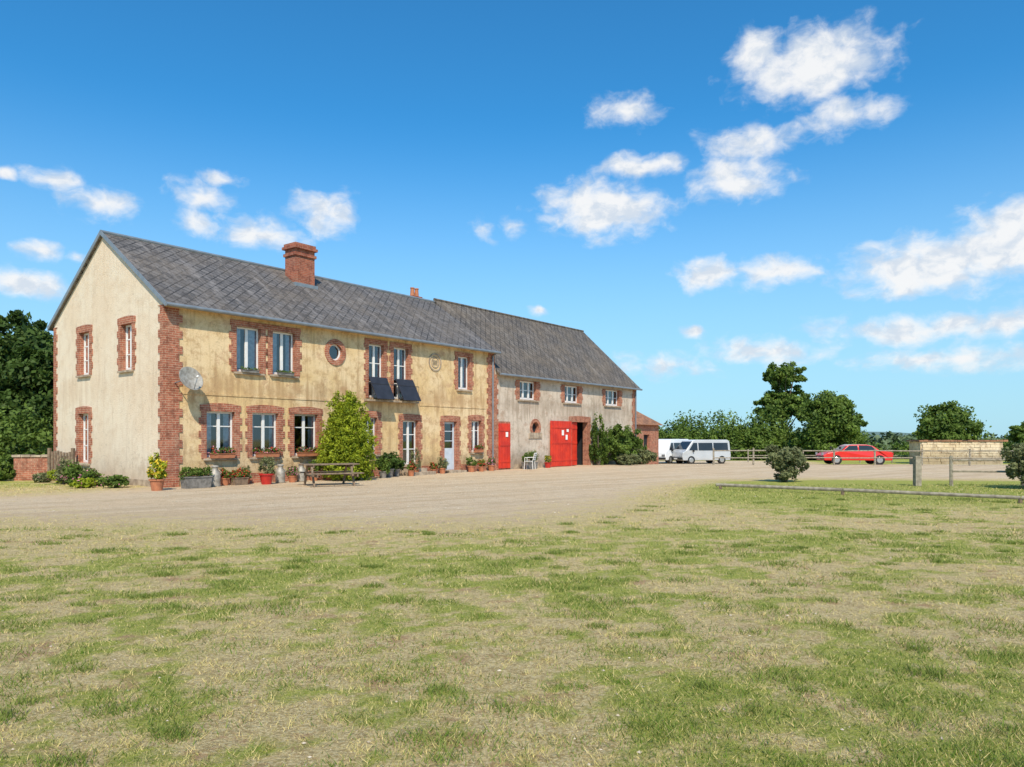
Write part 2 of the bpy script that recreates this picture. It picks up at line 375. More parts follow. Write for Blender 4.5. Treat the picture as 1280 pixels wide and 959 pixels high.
def pebbles(n):
    yy=3*(30/3)**rng.random(n); xx=(rng.random(n)*2-1)*(.78*yy+2); g,gr,sd=fields(xx,yy)
    k=rng.random(n)<(.12+.6*g); xx,yy=xx[k],yy[k]; m=len(xx)
    s=(.005+.011*rng.random(m)**4)*(.6+yy/16)
    P=np.stack([xx,yy,gh(xx,yy)+s*.2],1)
    oc=np.array([(1,0,0),(0,1,0),(-1,0,0),(0,-1,0),(0,0,.7),(0,0,-.7)],float)
    A=P[:,None,:]+oc[None]*s[:,None,None]*(.7+.6*rng.random((m,6,1)))
    tri=[(0,1,4),(1,2,4),(2,3,4),(3,0,4)]
    V=A[:,np.array(tri).ravel(),:].reshape(-1,3)
    return mesh_np('gravel_stones',V,3,simple('pebble',(.64,.55,.43),(.36,.29,.2),3,.9),np.zeros(m*4))
pebbles(14000)
# ------------------------------------------------------------------ buildings
C0=(-11.39,24.3,0); ROT=math.atan2(.793,.609)
def FW(s,q): return (-11.39+.609*s+.793*q, 24.3+.793*s-.609*q)
def mapper(kind,off=0):
    if kind=='front': return lambda a,d,z:(a,off+d,z)
    return lambda a,d,z:(off+d,a,z)
def mbox(mb,mp,a0,a1,d0,d1,z0,z1,mat):
    mb.hexa([mp(a0,d0,z0),mp(a1,d0,z0),mp(a1,d1,z0),mp(a0,d1,z0),mp(a0,d0,z1),mp(a1,d0,z1),mp(a1,d1,z1),mp(a0,d1,z1)],mat)
def wall(mb,mp,a0,a1,z0,z1,holes,mat):
    A=sorted({a0,a1,*[h[0] for h in holes],*[h[1] for h in holes]}); Zs=sorted({z0,z1,*[h[2] for h in holes],*[h[3] for h in holes]})
    for i in range(len(A)-1):
        for j in range(len(Zs)-1):
            ca=(A[i]+A[i+1])/2;cz=(Zs[j]+Zs[j+1])/2
            if any(h[0]<ca<h[1] and h[2]<cz<h[3] for h in holes): continue
            mb.quad(mp(A[i],0,Zs[j]),mp(A[i+1],0,Zs[j]),mp(A[i+1],0,Zs[j+1]),mp(A[i],0,Zs[j+1]),mat)
def reveal(mb,mp,h,mat,d=.2):
    a0,a1,z0,z1=h
    for p in(((a0,z0),(a0,z1)),((a0,z1),(a1,z1)),((a1,z1),(a1,z0)),((a1,z0),(a0,z0))):
        (x,z),(x2,z2)=p; mb.quad(mp(x,.012,z),mp(x2,.012,z2),mp(x2,d,z2),mp(x,d,z),mat)
def surround(mb,mp,h,w=.2,top=.24,arch=.07,left=True,right=True,sill=True):
    a0,a1,z0,z1=h; z=z0-.02;i=0
    while z<z1-.01:
        zz=min(z+.235,z1); e=.09 if i%2 else 0
        if left: mbox(mb,mp,a0-w-e,a0,-.028,.01,z,zz,M['brick'])
        if right: mbox(mb,mp,a1,a1+w+e,-.028,.01,z,zz,M['brick'])
        z=zz;i+=1
    n=8; A0=a0-w-.05;A1=a1+w+.05
    for i in range(n):
        t0=i/n;t1=(i+1)/n; x0=A0+(A1-A0)*t0;x1=A0+(A1-A0)*t1
        f=lambda t:z1+top+arch*(1-(2*t-1)**2)
        mb.hexa([mp(x0,-.034,z1),mp(x1,-.034,z1),mp(x1,.01,z1),mp(x0,.01,z1),mp(x0,-.034,f(t0)),mp(x1,-.034,f(t1)),mp(x1,.01,f(t1)),mp(x0,.01,f(t0))],M['brick'])
    if sill: mbox(mb,mp,a0-w*.6,a1+w*.6,-.10,.14,z0-.09,z0-.021,M['stone'])
def window(fr,gl,mp,h,cols=2,bars=(),frame='white',cur=.35,d=.15,thick=.065,panel=0):
    a0,a1,z0,z1=h; t=thick; W=M[frame]
    mbox(fr,mp,a0+.004,a0+t,d,d+.05,z0+.004,z1-.004,W); mbox(fr,mp,a1-t,a1-.004,d,d+.05,z0+.004,z1-.004,W)
    mbox(fr,mp,a0+t,a1-t,d,d+.05,z1-t,z1-.004,W); mbox(fr,mp,a0+t,a1-t,d,d+.05,z0+.004,z0+t+.03,W)
    for i in range(1,cols):
        c=a0+(a1-a0)*i/cols; mbox(fr,mp,c-t*.85,c+t*.85,d-.012,d+.045,z0+t+.03,z1-t,W)
    segs=[(a0+(a1-a0)*i/cols,a0+(a1-a0)*(i+1)/cols) for i in range(cols)]
    for bz in bars:
        z=z0+(z1-z0)*bz
        for(s0,s1) in segs: mbox(fr,mp,s0+t,s1-t,d+.006,d+.04,z-.018,z+.018,W)
    if panel: 
        mbox(fr,mp,a0+t,a1-t,d+.003,d+.043,z0+t+.03,z0+(z1-z0)*panel,W)
    gl.quad(mp(a0+t*.5,d+.025,z0+.03),mp(a1-t*.5,d+.025,z0+.03),mp(a1-t*.5,d+.025,z1-.03),mp(a0+t*.5,d+.025,z1-.03),M['glass'])
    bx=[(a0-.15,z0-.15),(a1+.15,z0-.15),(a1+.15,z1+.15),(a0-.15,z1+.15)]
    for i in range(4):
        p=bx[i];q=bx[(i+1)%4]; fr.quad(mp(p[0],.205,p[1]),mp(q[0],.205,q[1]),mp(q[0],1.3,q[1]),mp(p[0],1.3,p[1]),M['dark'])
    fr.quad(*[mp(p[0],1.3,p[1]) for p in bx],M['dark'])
    if cur>0:
        n=14
        for side in (0,1):
            wdt=(a1-a0)*cur*random.uniform(.7,1.25); s=a0 if side==0 else a1-wdt
            zb=z0 if random.random()<.6 else z0+(z1-z0)*.12
            for i in range(n):
                x0=s+wdt*i/n;x1=s+wdt*(i+1)/n; d0=.24+.03*(i%2); d1=.24+.03*((i+1)%2)
                fr.quad(mp(x0,d0,zb),mp(x1,d1,zb),mp(x1,d1,z1),mp(x0,d0,z1),M['curtain'])
def annulus(mb,mp,ca,cz,ri,ro,d0,d1,mat,n=28,a_from=0,a_to=2*math.pi):
    for i in range(n):
        t0=a_from+(a_to-a_from)*i/n;t1=a_from+(a_to-a_from)*(i+1)/n
        P=lambda r,t,d:mp(ca+r*math.cos(t),d,cz+r*math.sin(t))
        mb.hexa([P(ri,t0,d0),P(ro,t0,d0),P(ro,t0,d1),P(ri,t0,d1),P(ri,t1,d0),P(ro,t1,d0),P(ro,t1,d1),P(ri,t1,d1)],mat)
def quoin(mb,mp,a0,a1,z0,z1,grow):
    z=z0;i=0
    while z<z1-.01:
        zz=min(z+.26,z1); e=.12 if i%2 else 0
        mbox(mb,mp,a0-(e if grow<0 else 0),a1+(e if grow>0 else 0),-.03,.01,z,zz,M['brick']); z=zz;i+=1
def roof(mb,x0,x1,yo,ze,yr,zr,yb,zb,mat,t=.09):
    for (ya,za) in((yo,ze),(yb,zb)):
        P=[(x0,ya,za),(x1,ya,za),(x1,yr,zr),(x0,yr,zr)]
        mb.hexa([(p[0],p[1],p[2]-t) for p in P]+P,mat)
farm=empty('brick_trimmed_farmhouse',C0,ROT)
FR=mapper('front'); GA=mapper('gable')
up=[(2.62,3.6,4.0,5.62),(4.1,5.1,4.0,5.62)]
fw=[(8.78,9.62,3.35,5.62),(10.2,11.08,3.35,5.62)]
w5=(14.42,15.28,4.0,5.6)
g=[(1.48,2.55,.95,2.55),(3.25,4.35,.95,2.55),(5.05,6.15,.95,2.55)]
g4=(8.45,9.25,.95,2.5); d1=(10.75,11.7,.45,2.42); d2=(13.45,14.32,.12,2.42); g5=(15.4,16.15,.95,2.5)
oc=(7.02-.35,7.02+.35,5.08-.35,5.08+.35)
holes=up+fw+[w5]+g+[g4,d1,d2,g5,oc]
w=MB(); wall(w,FR,0,17.2,-.4,6.15,holes,M['ochre']); w.obj('front_wall',farm)
gh_=[(2.15,2.95,4.0,5.6),(5.45,6.3,4.0,5.6),(5.5,6.35,.7,2.55)]
w=MB(); wall(w,GA,0,8.6,-.4,6.15,gh_,M['cream']); w.add([(0,0,6.15),(0,8.6,6.15),(0,4.3,9.0)],[(0,1,2)],M['cream']); w.obj('gable_wall',farm)
w=MB(); w.quad((0,8.6,-.4),(17.2,8.6,-.4),(17.2,8.6,6.15),(0,8.6,6.15),M['cream'])
w.quad((17.2,0.0,5.0),(17.2,8.6,5.0),(17.2,8.6,6.15),(17.2,0.0,6.15),M['greyst']); w.add([(17.2,0,6.15),(17.2,8.6,6.15),(17.2,4.3,9.0)],[(0,1,2)],M['greyst']); w.obj('rear_walls',farm)
br=MB(); fr=MB(); gl=MB()
for h in up: surround(br,FR,h,.2,.2,.0); reveal(br,FR,h,M['brick']); window(fr,gl,FR,h,2,(),cur=.36)
for h in fw: surround(br,FR,h,.17,.2,.0,sill=False); reveal(br,FR,h,M['brick']); window(fr,gl,FR,h,2,(.3,.65),cur=.25)
for h in [w5]: surround(br,FR,h,.2,.2,.0); reveal(br,FR,h,M['brick']); window(fr,gl,FR,h,2,(),cur=.3)
for h in g+[g4,g5]: surround(br,FR,h,.19,.22,.07); reveal(br,FR,h,M['brick']); window(fr,gl,FR,h,2,(.68,),cur=.24)
for h in [d1]: surround(br,FR,h,.19,.24,.05); reveal(br,FR,h,M['brick']); window(fr,gl,FR,h,2,(.35,.68),cur=0)
surround(br,FR,d2,.2,.24,.05,sill=False); reveal(br,FR,d2,M['brick']); window(fr,gl,FR,d2,1,(.6,.8),frame='paleblue',cur=0,panel=.45,thick=.11)
for h in gh_: surround(br,GA,h,.19,.22,.05); reveal(br,GA,h,M['brick']); window(fr,gl,GA,h,2,(.35,.68),cur=.3)
annulus(br,FR,7.02,5.08,.33,.53,-.04,.15,M['brick']); annulus(fr,FR,7.02,5.08,.27,.328,.09,.14,M['white'])
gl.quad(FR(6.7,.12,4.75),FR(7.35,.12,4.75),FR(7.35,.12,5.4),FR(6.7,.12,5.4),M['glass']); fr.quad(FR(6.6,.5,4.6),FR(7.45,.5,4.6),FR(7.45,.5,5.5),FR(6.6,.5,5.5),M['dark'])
annulus(br,FR,12.82,5.15,.36,.42,-.035,.01,M['stone']); annulus(br,FR,12.82,5.15,.22,.26,-.03,.01,M['stone'])
for k in range(4): mbox(br,FR,12.66,12.98,-.02,.01,5.04+.06*k,5.065+.06*k,M['stone'])
quoin(br,FR,-.03,.5,.0,6.0,1); quoin(br,FR,16.72,17.22,.0,6.0,-1)
quoin(br,GA,-.0,.22,.0,6.0,1); quoin(br,GA,8.4,8.6,.0,6.0,-1)
for a,b_ in((.62,10.5),(11.95,13.2),(14.6,16.55)):
    mbox(br,FR,a,b_,-.05,.01,-.35,.36,M['brick'])
mbox(br,GA,.36,5.2,-.045,.01,-.35,.22,M['stone']); mbox(br,GA,6.7,8.25,-.045,.01,-.35,.22,M['stone'])
mbox(br,FR,10.6,11.85,-.45,-.001,-.2,.28,M['stone']); mbox(br,FR,10.4,12.05,-.8,-.451,-.2,.14,M['stone']); mbox(br,FR,13.3,14.5,-.5,-.001,-.2,.11,M['stone'])
br.obj('brick_trim',farm)
fr.obj('windows_and_doors',farm); gl.obj('window_glass',farm)
t=MB()
mbox(t,FR,0,17.2,-.07,.01,5.94,6.10,M['ochre'])
for a,b_ in((.64,8.2),(11.8,16.5)): mbox(t,FR,a,b_,-.022,.01,3.1,3.17,M['ochre'])
t.obj('cornice',farm)
r=MB(); roof(r,-.10,17.28,-.30,6.01,4.3,9.07,8.90,6.01,M['slate']); r.obj('roof',farm)
t=MB()
for ya,yb in((-.32,4.3),(8.92,4.3)):
    P=[(-.135,ya,5.90),(-.102,ya,5.90),(-.102,yb,8.98),(-.135,yb,8.98)]
    t.hexa(P+[(p[0],p[1],p[2]+.16) for p in P],M['zinc'])
t.tube((-.12,4.3,9.09),(17.28,4.3,9.09),.07,.07,M['zinc'])
t.tube((-.12,-.36,5.97),(17.25,-.36,5.97),.065,.065,M['zinc'],10)
t.tube((16.98,-.10,.0),(16.98,-.10,5.8),.04,.04,M['zinc']); t.tube((16.98,-.10,5.8),(16.98,-.34,5.93),.04,.04,M['zinc'])
t.obj('gutters_and_verge',farm,smooth=False)
ch=MB(); ch.box(7.4,8.4,3.1,3.85,7.9,9.85,M['brick2']); ch.box(7.34,8.46,3.04,3.91,9.55,9.67,M['brick2']); ch.box(7.30,8.50,3.0,3.95,9.852,9.97,M['brick2']); ch.box(7.36,8.44,3.06,3.89,9.972,10.1,M['brick2'])
ch.box(7.3,8.5,3.0,3.95,8.05,8.35,M['zinc'])
ch.box(16.0,16.7,4.6,5.1,8.5,9.3,M['brick2'])
for k in(16.18,16.5): ch.lathe([(.13,9.3),(.10,9.68),(.12,9.7),(.12,9.76),(.08,9.76)],M['terra'],k,4.85,12)
ch.obj('chimneys',farm)
bl=MB()
for a0,a1 in((8.72,9.72),(10.25,11.3)):
    bl.hexa([FR(a0,-.62,3.28),FR(a1,-.62,3.28),FR(a1,-.59,3.26),FR(a0,-.59,3.26),FR(a0,-.10,4.22),FR(a1,-.10,4.22),FR(a1,-.06,4.20),FR(a0,-.06,4.20)],M['panel'])
mbox(bl,FR,8.5,11.5,-.30,-.036,3.18,3.26,M['stone'])
for k in range(22): bl.tube(FR(8.55+.14*k,-.27,3.26),FR(8.55+.14*k,-.27,3.9),.008,.008,M['panel'],5)
bl.tube(FR(8.5,-.27,3.92),FR(11.5,-.27,3.92),.015,.015,M['panel'],6)
bl.obj('blinds_and_balcony',farm)
sd=MB(); sd.tube((.35,-.03,3.45),(.35,-.45,3.5),.02,.02,M['zinc']); sd.obj('dish_arm',farm)
dm=MB(); prof=[(0.001,0)]+[(.42*i/8,.10*(i/8)**2) for i in range(1,9)]+[(.43,.10),(.42,.085)]
dm.lathe(prof,M['churn'],seg=28); dm.tube((0,-.40,.08),(0,-.1,.42),.012,.012,M['zinc']); dm.tube((0,-.1,.36),(0,-.1,.46),.035,.035,M['white'])
do=dm.obj('satellite_dish',farm,smooth=True); do.location=(.6,-.5,3.55); do.rotation_euler=Vector((.1,-1,.45)).to_track_quat('Z','Y').to_euler()
# ---------------- barn
barn=empty('stone_barn',C0,ROT)
aw=[(19.35,20.85,3.72,4.72),(23.7,25.25,3.72,4.72),(28.35,30.1,3.72,4.72)]
bd=(24.45,26.25,-.3,2.6); ao=(20.8-.34,20.8+.34,2.2-.34,2.2+.34)
w=MB(); wall(w,FR,17.2,32.4,-.9,5.2,aw+[bd,ao],M['greyst']); w.obj('front_wall',barn)
w=MB(); w.add([(32.4,0,-1),(32.4,8.6,-1),(32.4,8.6,5.1),(32.4,4.3,9.1),(32.4,0,5.1)],[(0,1,2,3,4)],M['greyst']); w.quad((17.2,8.6,-1),(32.4,8.6,-1),(32.4,8.6,5.2),(17.2,8.6,5.2),M['greyst']); w.obj('rear_walls',barn)
br=MB();fr=MB();gl=MB()
for h in aw:
    surround(br,FR,h,.32,.02,0); reveal(br,FR,h,M['brick']); window(fr,gl,FR,h,3,(.5,),cur=0,thick=.075)
surround(br,FR,bd,.25,.3,.06,sill=False); reveal(br,FR,bd,M['brick'],.35)
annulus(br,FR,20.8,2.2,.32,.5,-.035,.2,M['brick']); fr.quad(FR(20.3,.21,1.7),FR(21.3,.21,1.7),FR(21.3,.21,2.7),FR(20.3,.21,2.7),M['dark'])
mbox(br,FR,20.2,21.4,-.05,.21,1.62,1.93,M['stone'])
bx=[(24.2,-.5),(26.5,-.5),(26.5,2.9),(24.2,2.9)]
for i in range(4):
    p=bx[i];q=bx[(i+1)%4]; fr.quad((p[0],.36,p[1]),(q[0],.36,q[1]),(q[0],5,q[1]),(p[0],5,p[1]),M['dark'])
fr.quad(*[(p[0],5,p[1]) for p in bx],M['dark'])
quoin(br,FR,31.95,32.43,-.6,4.95,-1); quoin(br,FR,17.24,17.4,0,4.9,1)
mbox(br,FR,18.9,22,-.03,.01,-.5,.25,M['stone']); mbox(br,FR,26.6,31.8,-.03,.01,-.9,.2,M['stone'])
br.obj('brick_trim',barn); fr.obj('windows',barn); gl.obj('window_glass',barn)
def plank_door(mb,x0,x1,z0,z1,y,n):
    for i in range(n):
        a=x0+(x1-x0)*i/n; b_=x0+(x1-x0)*(i+1)/n-.02; mb.box(a,b_,y,y+.04,z0,z1,M['red'])
    mb.box(x0,x1-.012,y+.041,y+.05,z0,z1,M['red'])
    for zz in(z0+.3,(z0+z1)/2,z1-.4): mb.box(x0+.03,x1-.04,y-.025,y-.001,zz,zz+.12,M['red'])
dd=MB(); plank_door(dd,22.15,24.3,.03,2.62,-.12,9)
for (a,z,w_,h_) in((23.2,1.8,.22,.3),(23.6,1.55,.2,.28),(23.7,2.0,.22,.16)): dd.box(a,a+w_,-.152,-.147,z,z+h_,M['paper'])
dd.obj('barn_door_leaf',barn)
dd=MB(); plank_door(dd,0,.75,.03,2.58,0,4); o=dd.obj('barn_door_leaf_inner',barn); o.location=(24.5,.04,0); o.rotation_euler=(0,0,R(6))
dd=MB(); plank_door(dd,17.5,18.45,.08,2.4,-.1,4); dd.box(17.42,18.5,-.045,-.005,.0,2.5,M['brick']); dd.box(18.0,18.2,-.133,-.127,1.7,1.95,M['paper']); dd.obj('side_door',barn)
r=MB(); roof(r,17.29,32.6,-.28,4.95,4.3,9.22,8.88,4.95,M['slate2']); r.obj('roof',barn)
t=MB(); t.tube((17.3,4.3,9.24),(32.6,4.3,9.24),.07,.07,M['slate2']); t.tube((17.3,-.34,4.90),(32.6,-.34,4.90),.06,.06,M['zinc'],10); t.tube((32.2,-.1,-.5),(32.2,-.1,4.8),.04,.04,M['zinc'])
t.obj('ridge_and_gutter',barn)
# ---------------- outbuilding
ob=empty('brick_outbuilding',C0,ROT)
w=MB(); h1=[(34.6,35.5,-.6,1.9),(36.6,37.5,.9,1.9)]
mp2=mapper('front',1.6); wall(w,mp2,32.4,39.0,-1.2,2.75,h1,M['brick']); w.quad((39,1.6,-1.2),(39,7,-1.2),(39,7,2.75),(39,1.6,2.75),M['brick']); w.quad((32.4,7,-1.2),(39,7,-1.2),(39,7,2.75),(32.4,7,2.75),M['brick'])
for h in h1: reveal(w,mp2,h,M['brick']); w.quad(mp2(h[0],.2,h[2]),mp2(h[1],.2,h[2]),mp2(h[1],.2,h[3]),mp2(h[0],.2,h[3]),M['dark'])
w.obj('walls',ob)
r=MB(); E=[(32.41,1.3,2.62),(39.3,1.3,2.62),(39.3,7.3,2.62),(32.41,7.3,2.62)]; a=(32.41,4.3,4.75);b_=(36.4,4.3,4.75)
r.add(E+[a,b_],[(0,1,5,4),(1,2,5),(2,3,4,5),(3,0,4),(0,3,2,1)],M['tile']); r.obj('hipped_roof',ob)
# ------------------------------------------------------------------ left side: wall, gate, plants
lw=MB()
random.seed(3)
def rubble(mb,x0,x1,y0,y1,z0,z1,mat,cap):
    mb.box(x0,x1,y0,y1,z0,z1,mat); x=x0-.05
    while x<x1: 
        l=random.uniform(.3,.45); mb.box(x,min(x+l-.02,x1+.05),y0-.05,y1+.05,z1+.001,z1+random.uniform(.07,.10),cap); x+=l
rubble(lw,-1.3,.0,-.15,.15,-.3,.90,M['brick'],M['stone']); lw.obj('garden_wall',None,loc=(-17.75,28.6,0),rz=R(4))
gt=MB()
for i in range(7): gt.box(-.45+.13*i,-.36+.13*i,-.015,.015,.05,1.12+.04*math.sin(i),M['wood'])
gt.box(-.45,.5,.016,.05,.3,.4,M['wood']);gt.box(-.45,.5,.016,.05,.85,.95,M['wood'])
for x in(-.52,.52): gt.box(x-.05,x+.05,-.05,.05,-.1,1.25,M['wood'])
gt.obj('wooden_gate',None,loc=(-17.0,28.0,0),rz=R(-12))
# ------------------------------------------------------------------ vegetation
def shrub(name,x,y,r,h,mat,n=2500,leaf=.06,blobs=5,extra=None,exfrac=0,z=None,spread=.28):
    rs=random.Random(int(x*31+y*17)); zz=float(gh(x,y)) if z is None else z
    e=empty(name,(x,y,zz)); mb=MB()
    B=[(0,0,h*.5,r*.72,r*.72,h*.48)]
    for i in range(blobs):
        a=rs.uniform(0,6.28); B.append((math.cos(a)*r*.5,math.sin(a)*r*.5,h*rs.uniform(.3,.75),r*.45,r*.45,h*.27))
        mb.tube((0,0,-.05),(math.cos(a)*r*.5,math.sin(a)*r*.5,h*.6),.03*h,.008*h,M['bark'],5,False)
    mb.obj('stems',e); foliage('leaves',e,B,n,leaf,mat,45,spread,extra=extra,exfrac=exfrac); return e
e=empty('golden_conifer',(-6.35,28.6,0)); B=[]
for i in range(9):
    z=.28+.35*i; rr=1.2*(1-((i)/9.6)**2.6)*(.85+.15*min(1,i/1.5))
    B.append((0,0,z,rr*.75,rr*.75,.3)); k=max(3,int(7*rr))
    for j in range(k):
        a=6.28*j/k+i*.7; B.append((math.cos(a)*rr*.68,math.sin(a)*rr*.68,z+random.uniform(-.08,.1),.30*(.6+rr*.5),.30*(.6+rr*.5),.34))
foliage('leaves',e,B,38000,.042,M['leafY'],160,.4,.35)
mb=MB(); mb.tube((0,0,-.1),(0,0,2.9),.12,.02,M['bark']); mb.obj('trunk',e)
shrub('climbing_shrub',*FW(28.8,.7),1.7,2.6,M['leafM'],16000,.07,10,z=-.1)
shrub('climbing_shrub',*FW(26.75,.45),.62,3.1,M['leafM'],5500,.07,6,z=-.05)
shrub('climbing_shrub',*FW(31.3,.5),.9,1.9,M['leafM'],5000,.07,6,z=-.05)
shrub('low_shrub',*FW(30.8,1.2),1.1,1.1,M['leafG'],5000,.07,5,z=-.15)
shrub('low_shrub',*FW(27.8,2.0),.8,.75,M['leafG'],3500,.05,5,z=-.05)
shrub('lavender_bush',10.15,27.6,.82,1.42,M['leafG'],11000,.05,9)
shrub('lavender_bush',16.6,23.6,.95,1.6,M['leafG'],11000,.05,9)
for (x,y,r,h,mt) in((-14.2,25.0,.5,.5,'leafM'),(-15.1,25.9,.55,.65,'leafG'),(-16.1,26.6,.5,.5,'leafY'),(-13.0,24.2,.45,.4,'leafM'),(-17.2,27.2,.35,.35,'leafG'),(-15.7,26.0,.35,.9,'leafG'),(-14.0,24.2,.4,.3,'leafY'),(-14.7,24.9,.35,.8,'leafM')):
    shrub('border_plant',x,y,r,h,M[mt],2000,.045,5,spread=.4,extra=[M['flP']],exfrac=.03)
shrub('garden_shrub',-20.6,29.3,1.0,1.3,M['leafM'],4500,.08,5); shrub('garden_shrub',-22.5,28.5,1.2,1.6,M['leafY'],4500,.08,5); shrub('garden_shrub',-19.6,28.2,.7,.9,M['leafM'],3500,.06,5)
tree('broadleaf_tree',-31,45,0,9.8,4.8,8.2,.3,M['leafD'],34000,.17,13,seed=1)
tree('broadleaf_tree',-26.5,42,0,6.9,3.6,6.2,.25,M['leafD'],24000,.16,10,seed=2)
tree('broadleaf_tree',-37,40,0,7.6,4.2,6.8,.25,M['leafD'],20000,.18,10,seed=3)
foliage('hedge',None,[(-24-2.2*i,36+.8*(i%2),1.2,1.9,1.4,1.6) for i in range(8)],22000,.11,M['leafM'],120,.35)
# right side trees
tree('oak_tree',32.8,90,-1,12.2,3.9,8.2,.30,M['leafM'],28000,.17,15,seed=5,spread=.30,solid=False,fr=(.3,.75),br_=(.32,.46))
tree('round_tree',33.6,79,-.8,7.6,3.7,7.0,.28,M['leafM'],36000,.16,12,seed=6,spread=.36)
tree('round_tree',35.2,60,-.45,5.0,2.9,4.5,.2,M['leafM'],32000,.13,12,seed=7,spread=.36)
tree('round_tree',43.5,62,-.45,3.4,2.8,3.3,.18,M['leafM'],16000,.13,9,seed=8,spread=.34)
foliage('background_trees',None,[(19+2.7*i+random.uniform(-.6,.6),88+random.uniform(-4,4),.7+random.uniform(-.4,.6),2.6,2.4,random.uniform(2.6,4.6)-.15*i) for i in range(8)]
  +[(17+2*i,84,.3,1.6,1.6,2.4) for i in range(9)],60000,.17,M['leafM'],300,.36)
foliage('distant_treeline',None,[(20+8*i+random.uniform(-3,3),205+random.uniform(-20,20),-2+random.uniform(0,1.0),6.5,6,random.uniform(3.2,5.2)) for i in range(26)]+
  [(-150+9*i,190+random.uniform(-15,15),-1,7,6,random.uniform(5,8)) for i in range(17)],60000,.75,M['leafFar'],500,.4)
foliage('hedgerow',None,[(38+3.1*i,110+random.uniform(-3,3),-.8,2.4,1.8,random.uniform(1.6,2.3)) for i in range(18)],30000,.25,M['leafM'],200,.4)
hm=MB()
n=60
vs=[];fs=[]
for i in range(n+1):
    x=-1400+2800*i/n; hh=6+5*math.sin(i*.37)+3*math.sin(i*.91+1)
    vs+=[(x,900,-8),(x,1100,hh+2),(x,1400,hh*.5)]
for i in range(n): 
    for k in range(2): fs.append((i*3+k,(i+1)*3+k,(i+1)*3+k+1,i*3+k+1))
hm.add(vs,fs,simple('distant_hill',(.13,.20,.17),(.09,.15,.13),.01,.95)); hm.obj('hills',smooth=True)
# ------------------------------------------------------------------ stone structure right
st=MB(); random.seed(11)
zc_=-.4
for row in range(9):
    x=-2.8+random.uniform(0,.2)
    while x<2.75:
        l=min(random.uniform(.25,.6),2.8-x); dz=.2
        st.box(x,x+l-.015,-.9-random.uniform(0,.05),.9,zc_+row*dz,zc_+row*dz+dz-.012,M['straw']); x+=l
st.box(-2.75,2.75,-.85,.85,-.4,1.38,M['straw'])
x=-2.9
while x<2.85:
    l=random.uniform(.3,.5); st.box(x,x+l-.02,-1.0,1.0,1.401,1.46+random.uniform(0,.08),M['tile']); x+=l
st.obj('stone_wall',None,loc=(31.6,53,0),rz=R(-4))
# ------------------------------------------------------------------ fences
def fence(name,pts,h,rails,step=2.2,mat='woodg',pr=.055):
    e=empty(name,(pts[0][0],pts[0][1],0)); mb=MB(); o=Vector((pts[0][0],pts[0][1],0)); rs=random.Random(len(pts)+int(h*10))
    for (a,b_) in zip(pts[:-1],pts[1:]):
        a=Vector((*a,0));b_=Vector((*b_,0)); L_=(b_-a).length; k=max(1,int(round(L_/step)))
        for i in range(k+1):
            p=a.lerp(b_,i/k); z=float(gh(p.x,p.y)); p=p-o
            mb.tube((p.x,p.y,z-.2),(p.x+rs.uniform(-.02,.02),p.y,z+h+rs.uniform(-.04,.06)),pr*1.1,pr,M[mat],7)
        for i in range(k):
            p=a.lerp(b_,i/k);q=a.lerp(b_,(i+1)/k); zp=float(gh(p.x,p.y));zq=float(gh(q.x,q.y)); p=p-o;q=q-o
            for rz_ in rails: mb.tube((p.x,p.y-.05,zp+rz_+rs.uniform(-.02,.02)),(q.x,q.y-.05,zq+rz_+rs.uniform(-.02,.02)),.035,.035,M[mat],6)
    mb.obj('posts_and_rails',e); return e
fence('paddock_fence',[(14.8,25.0),(19.8,25.2),(30,26)],1.0,[.9,.5])
fence('paddock_fence',[(12.5,46),(22,45),(30,44),(46,43)],1.0,[.88,.45],2.6)
fence('paddock_fence',[(21,66),(30,64),(50,60)],1.1,[1.0,.6],2.6)
lr=MB(); lr.tube((6.5,23.6,.14),(9.4,21.1,.15),.05,.05,M['woodg']); lr.tube((9.42,21.08,.15),(12.6,18.4,.14),.05,.045,M['woodg']); lr.tube((12.62,18.38,.14),(16,15.5,.15),.05,.045,M['woodg'])
for p in((6.6,23.5),(9.4,21.1),(12.6,18.4)): lr.tube((p[0],p[1],-.1),(p[0],p[1],.12),.05,.05,M['wood'])
lr.obj('low_wooden_rail')
ps=MB(); ps.box(-.1,.1,-.1,.1,-.2,.98,M['woodg']); ps.box(-.11,.11,-.11,.11,.981,1.02,M['woodg']); ps.obj('fence_post',None,.01,loc=(13.7,25.1,0))
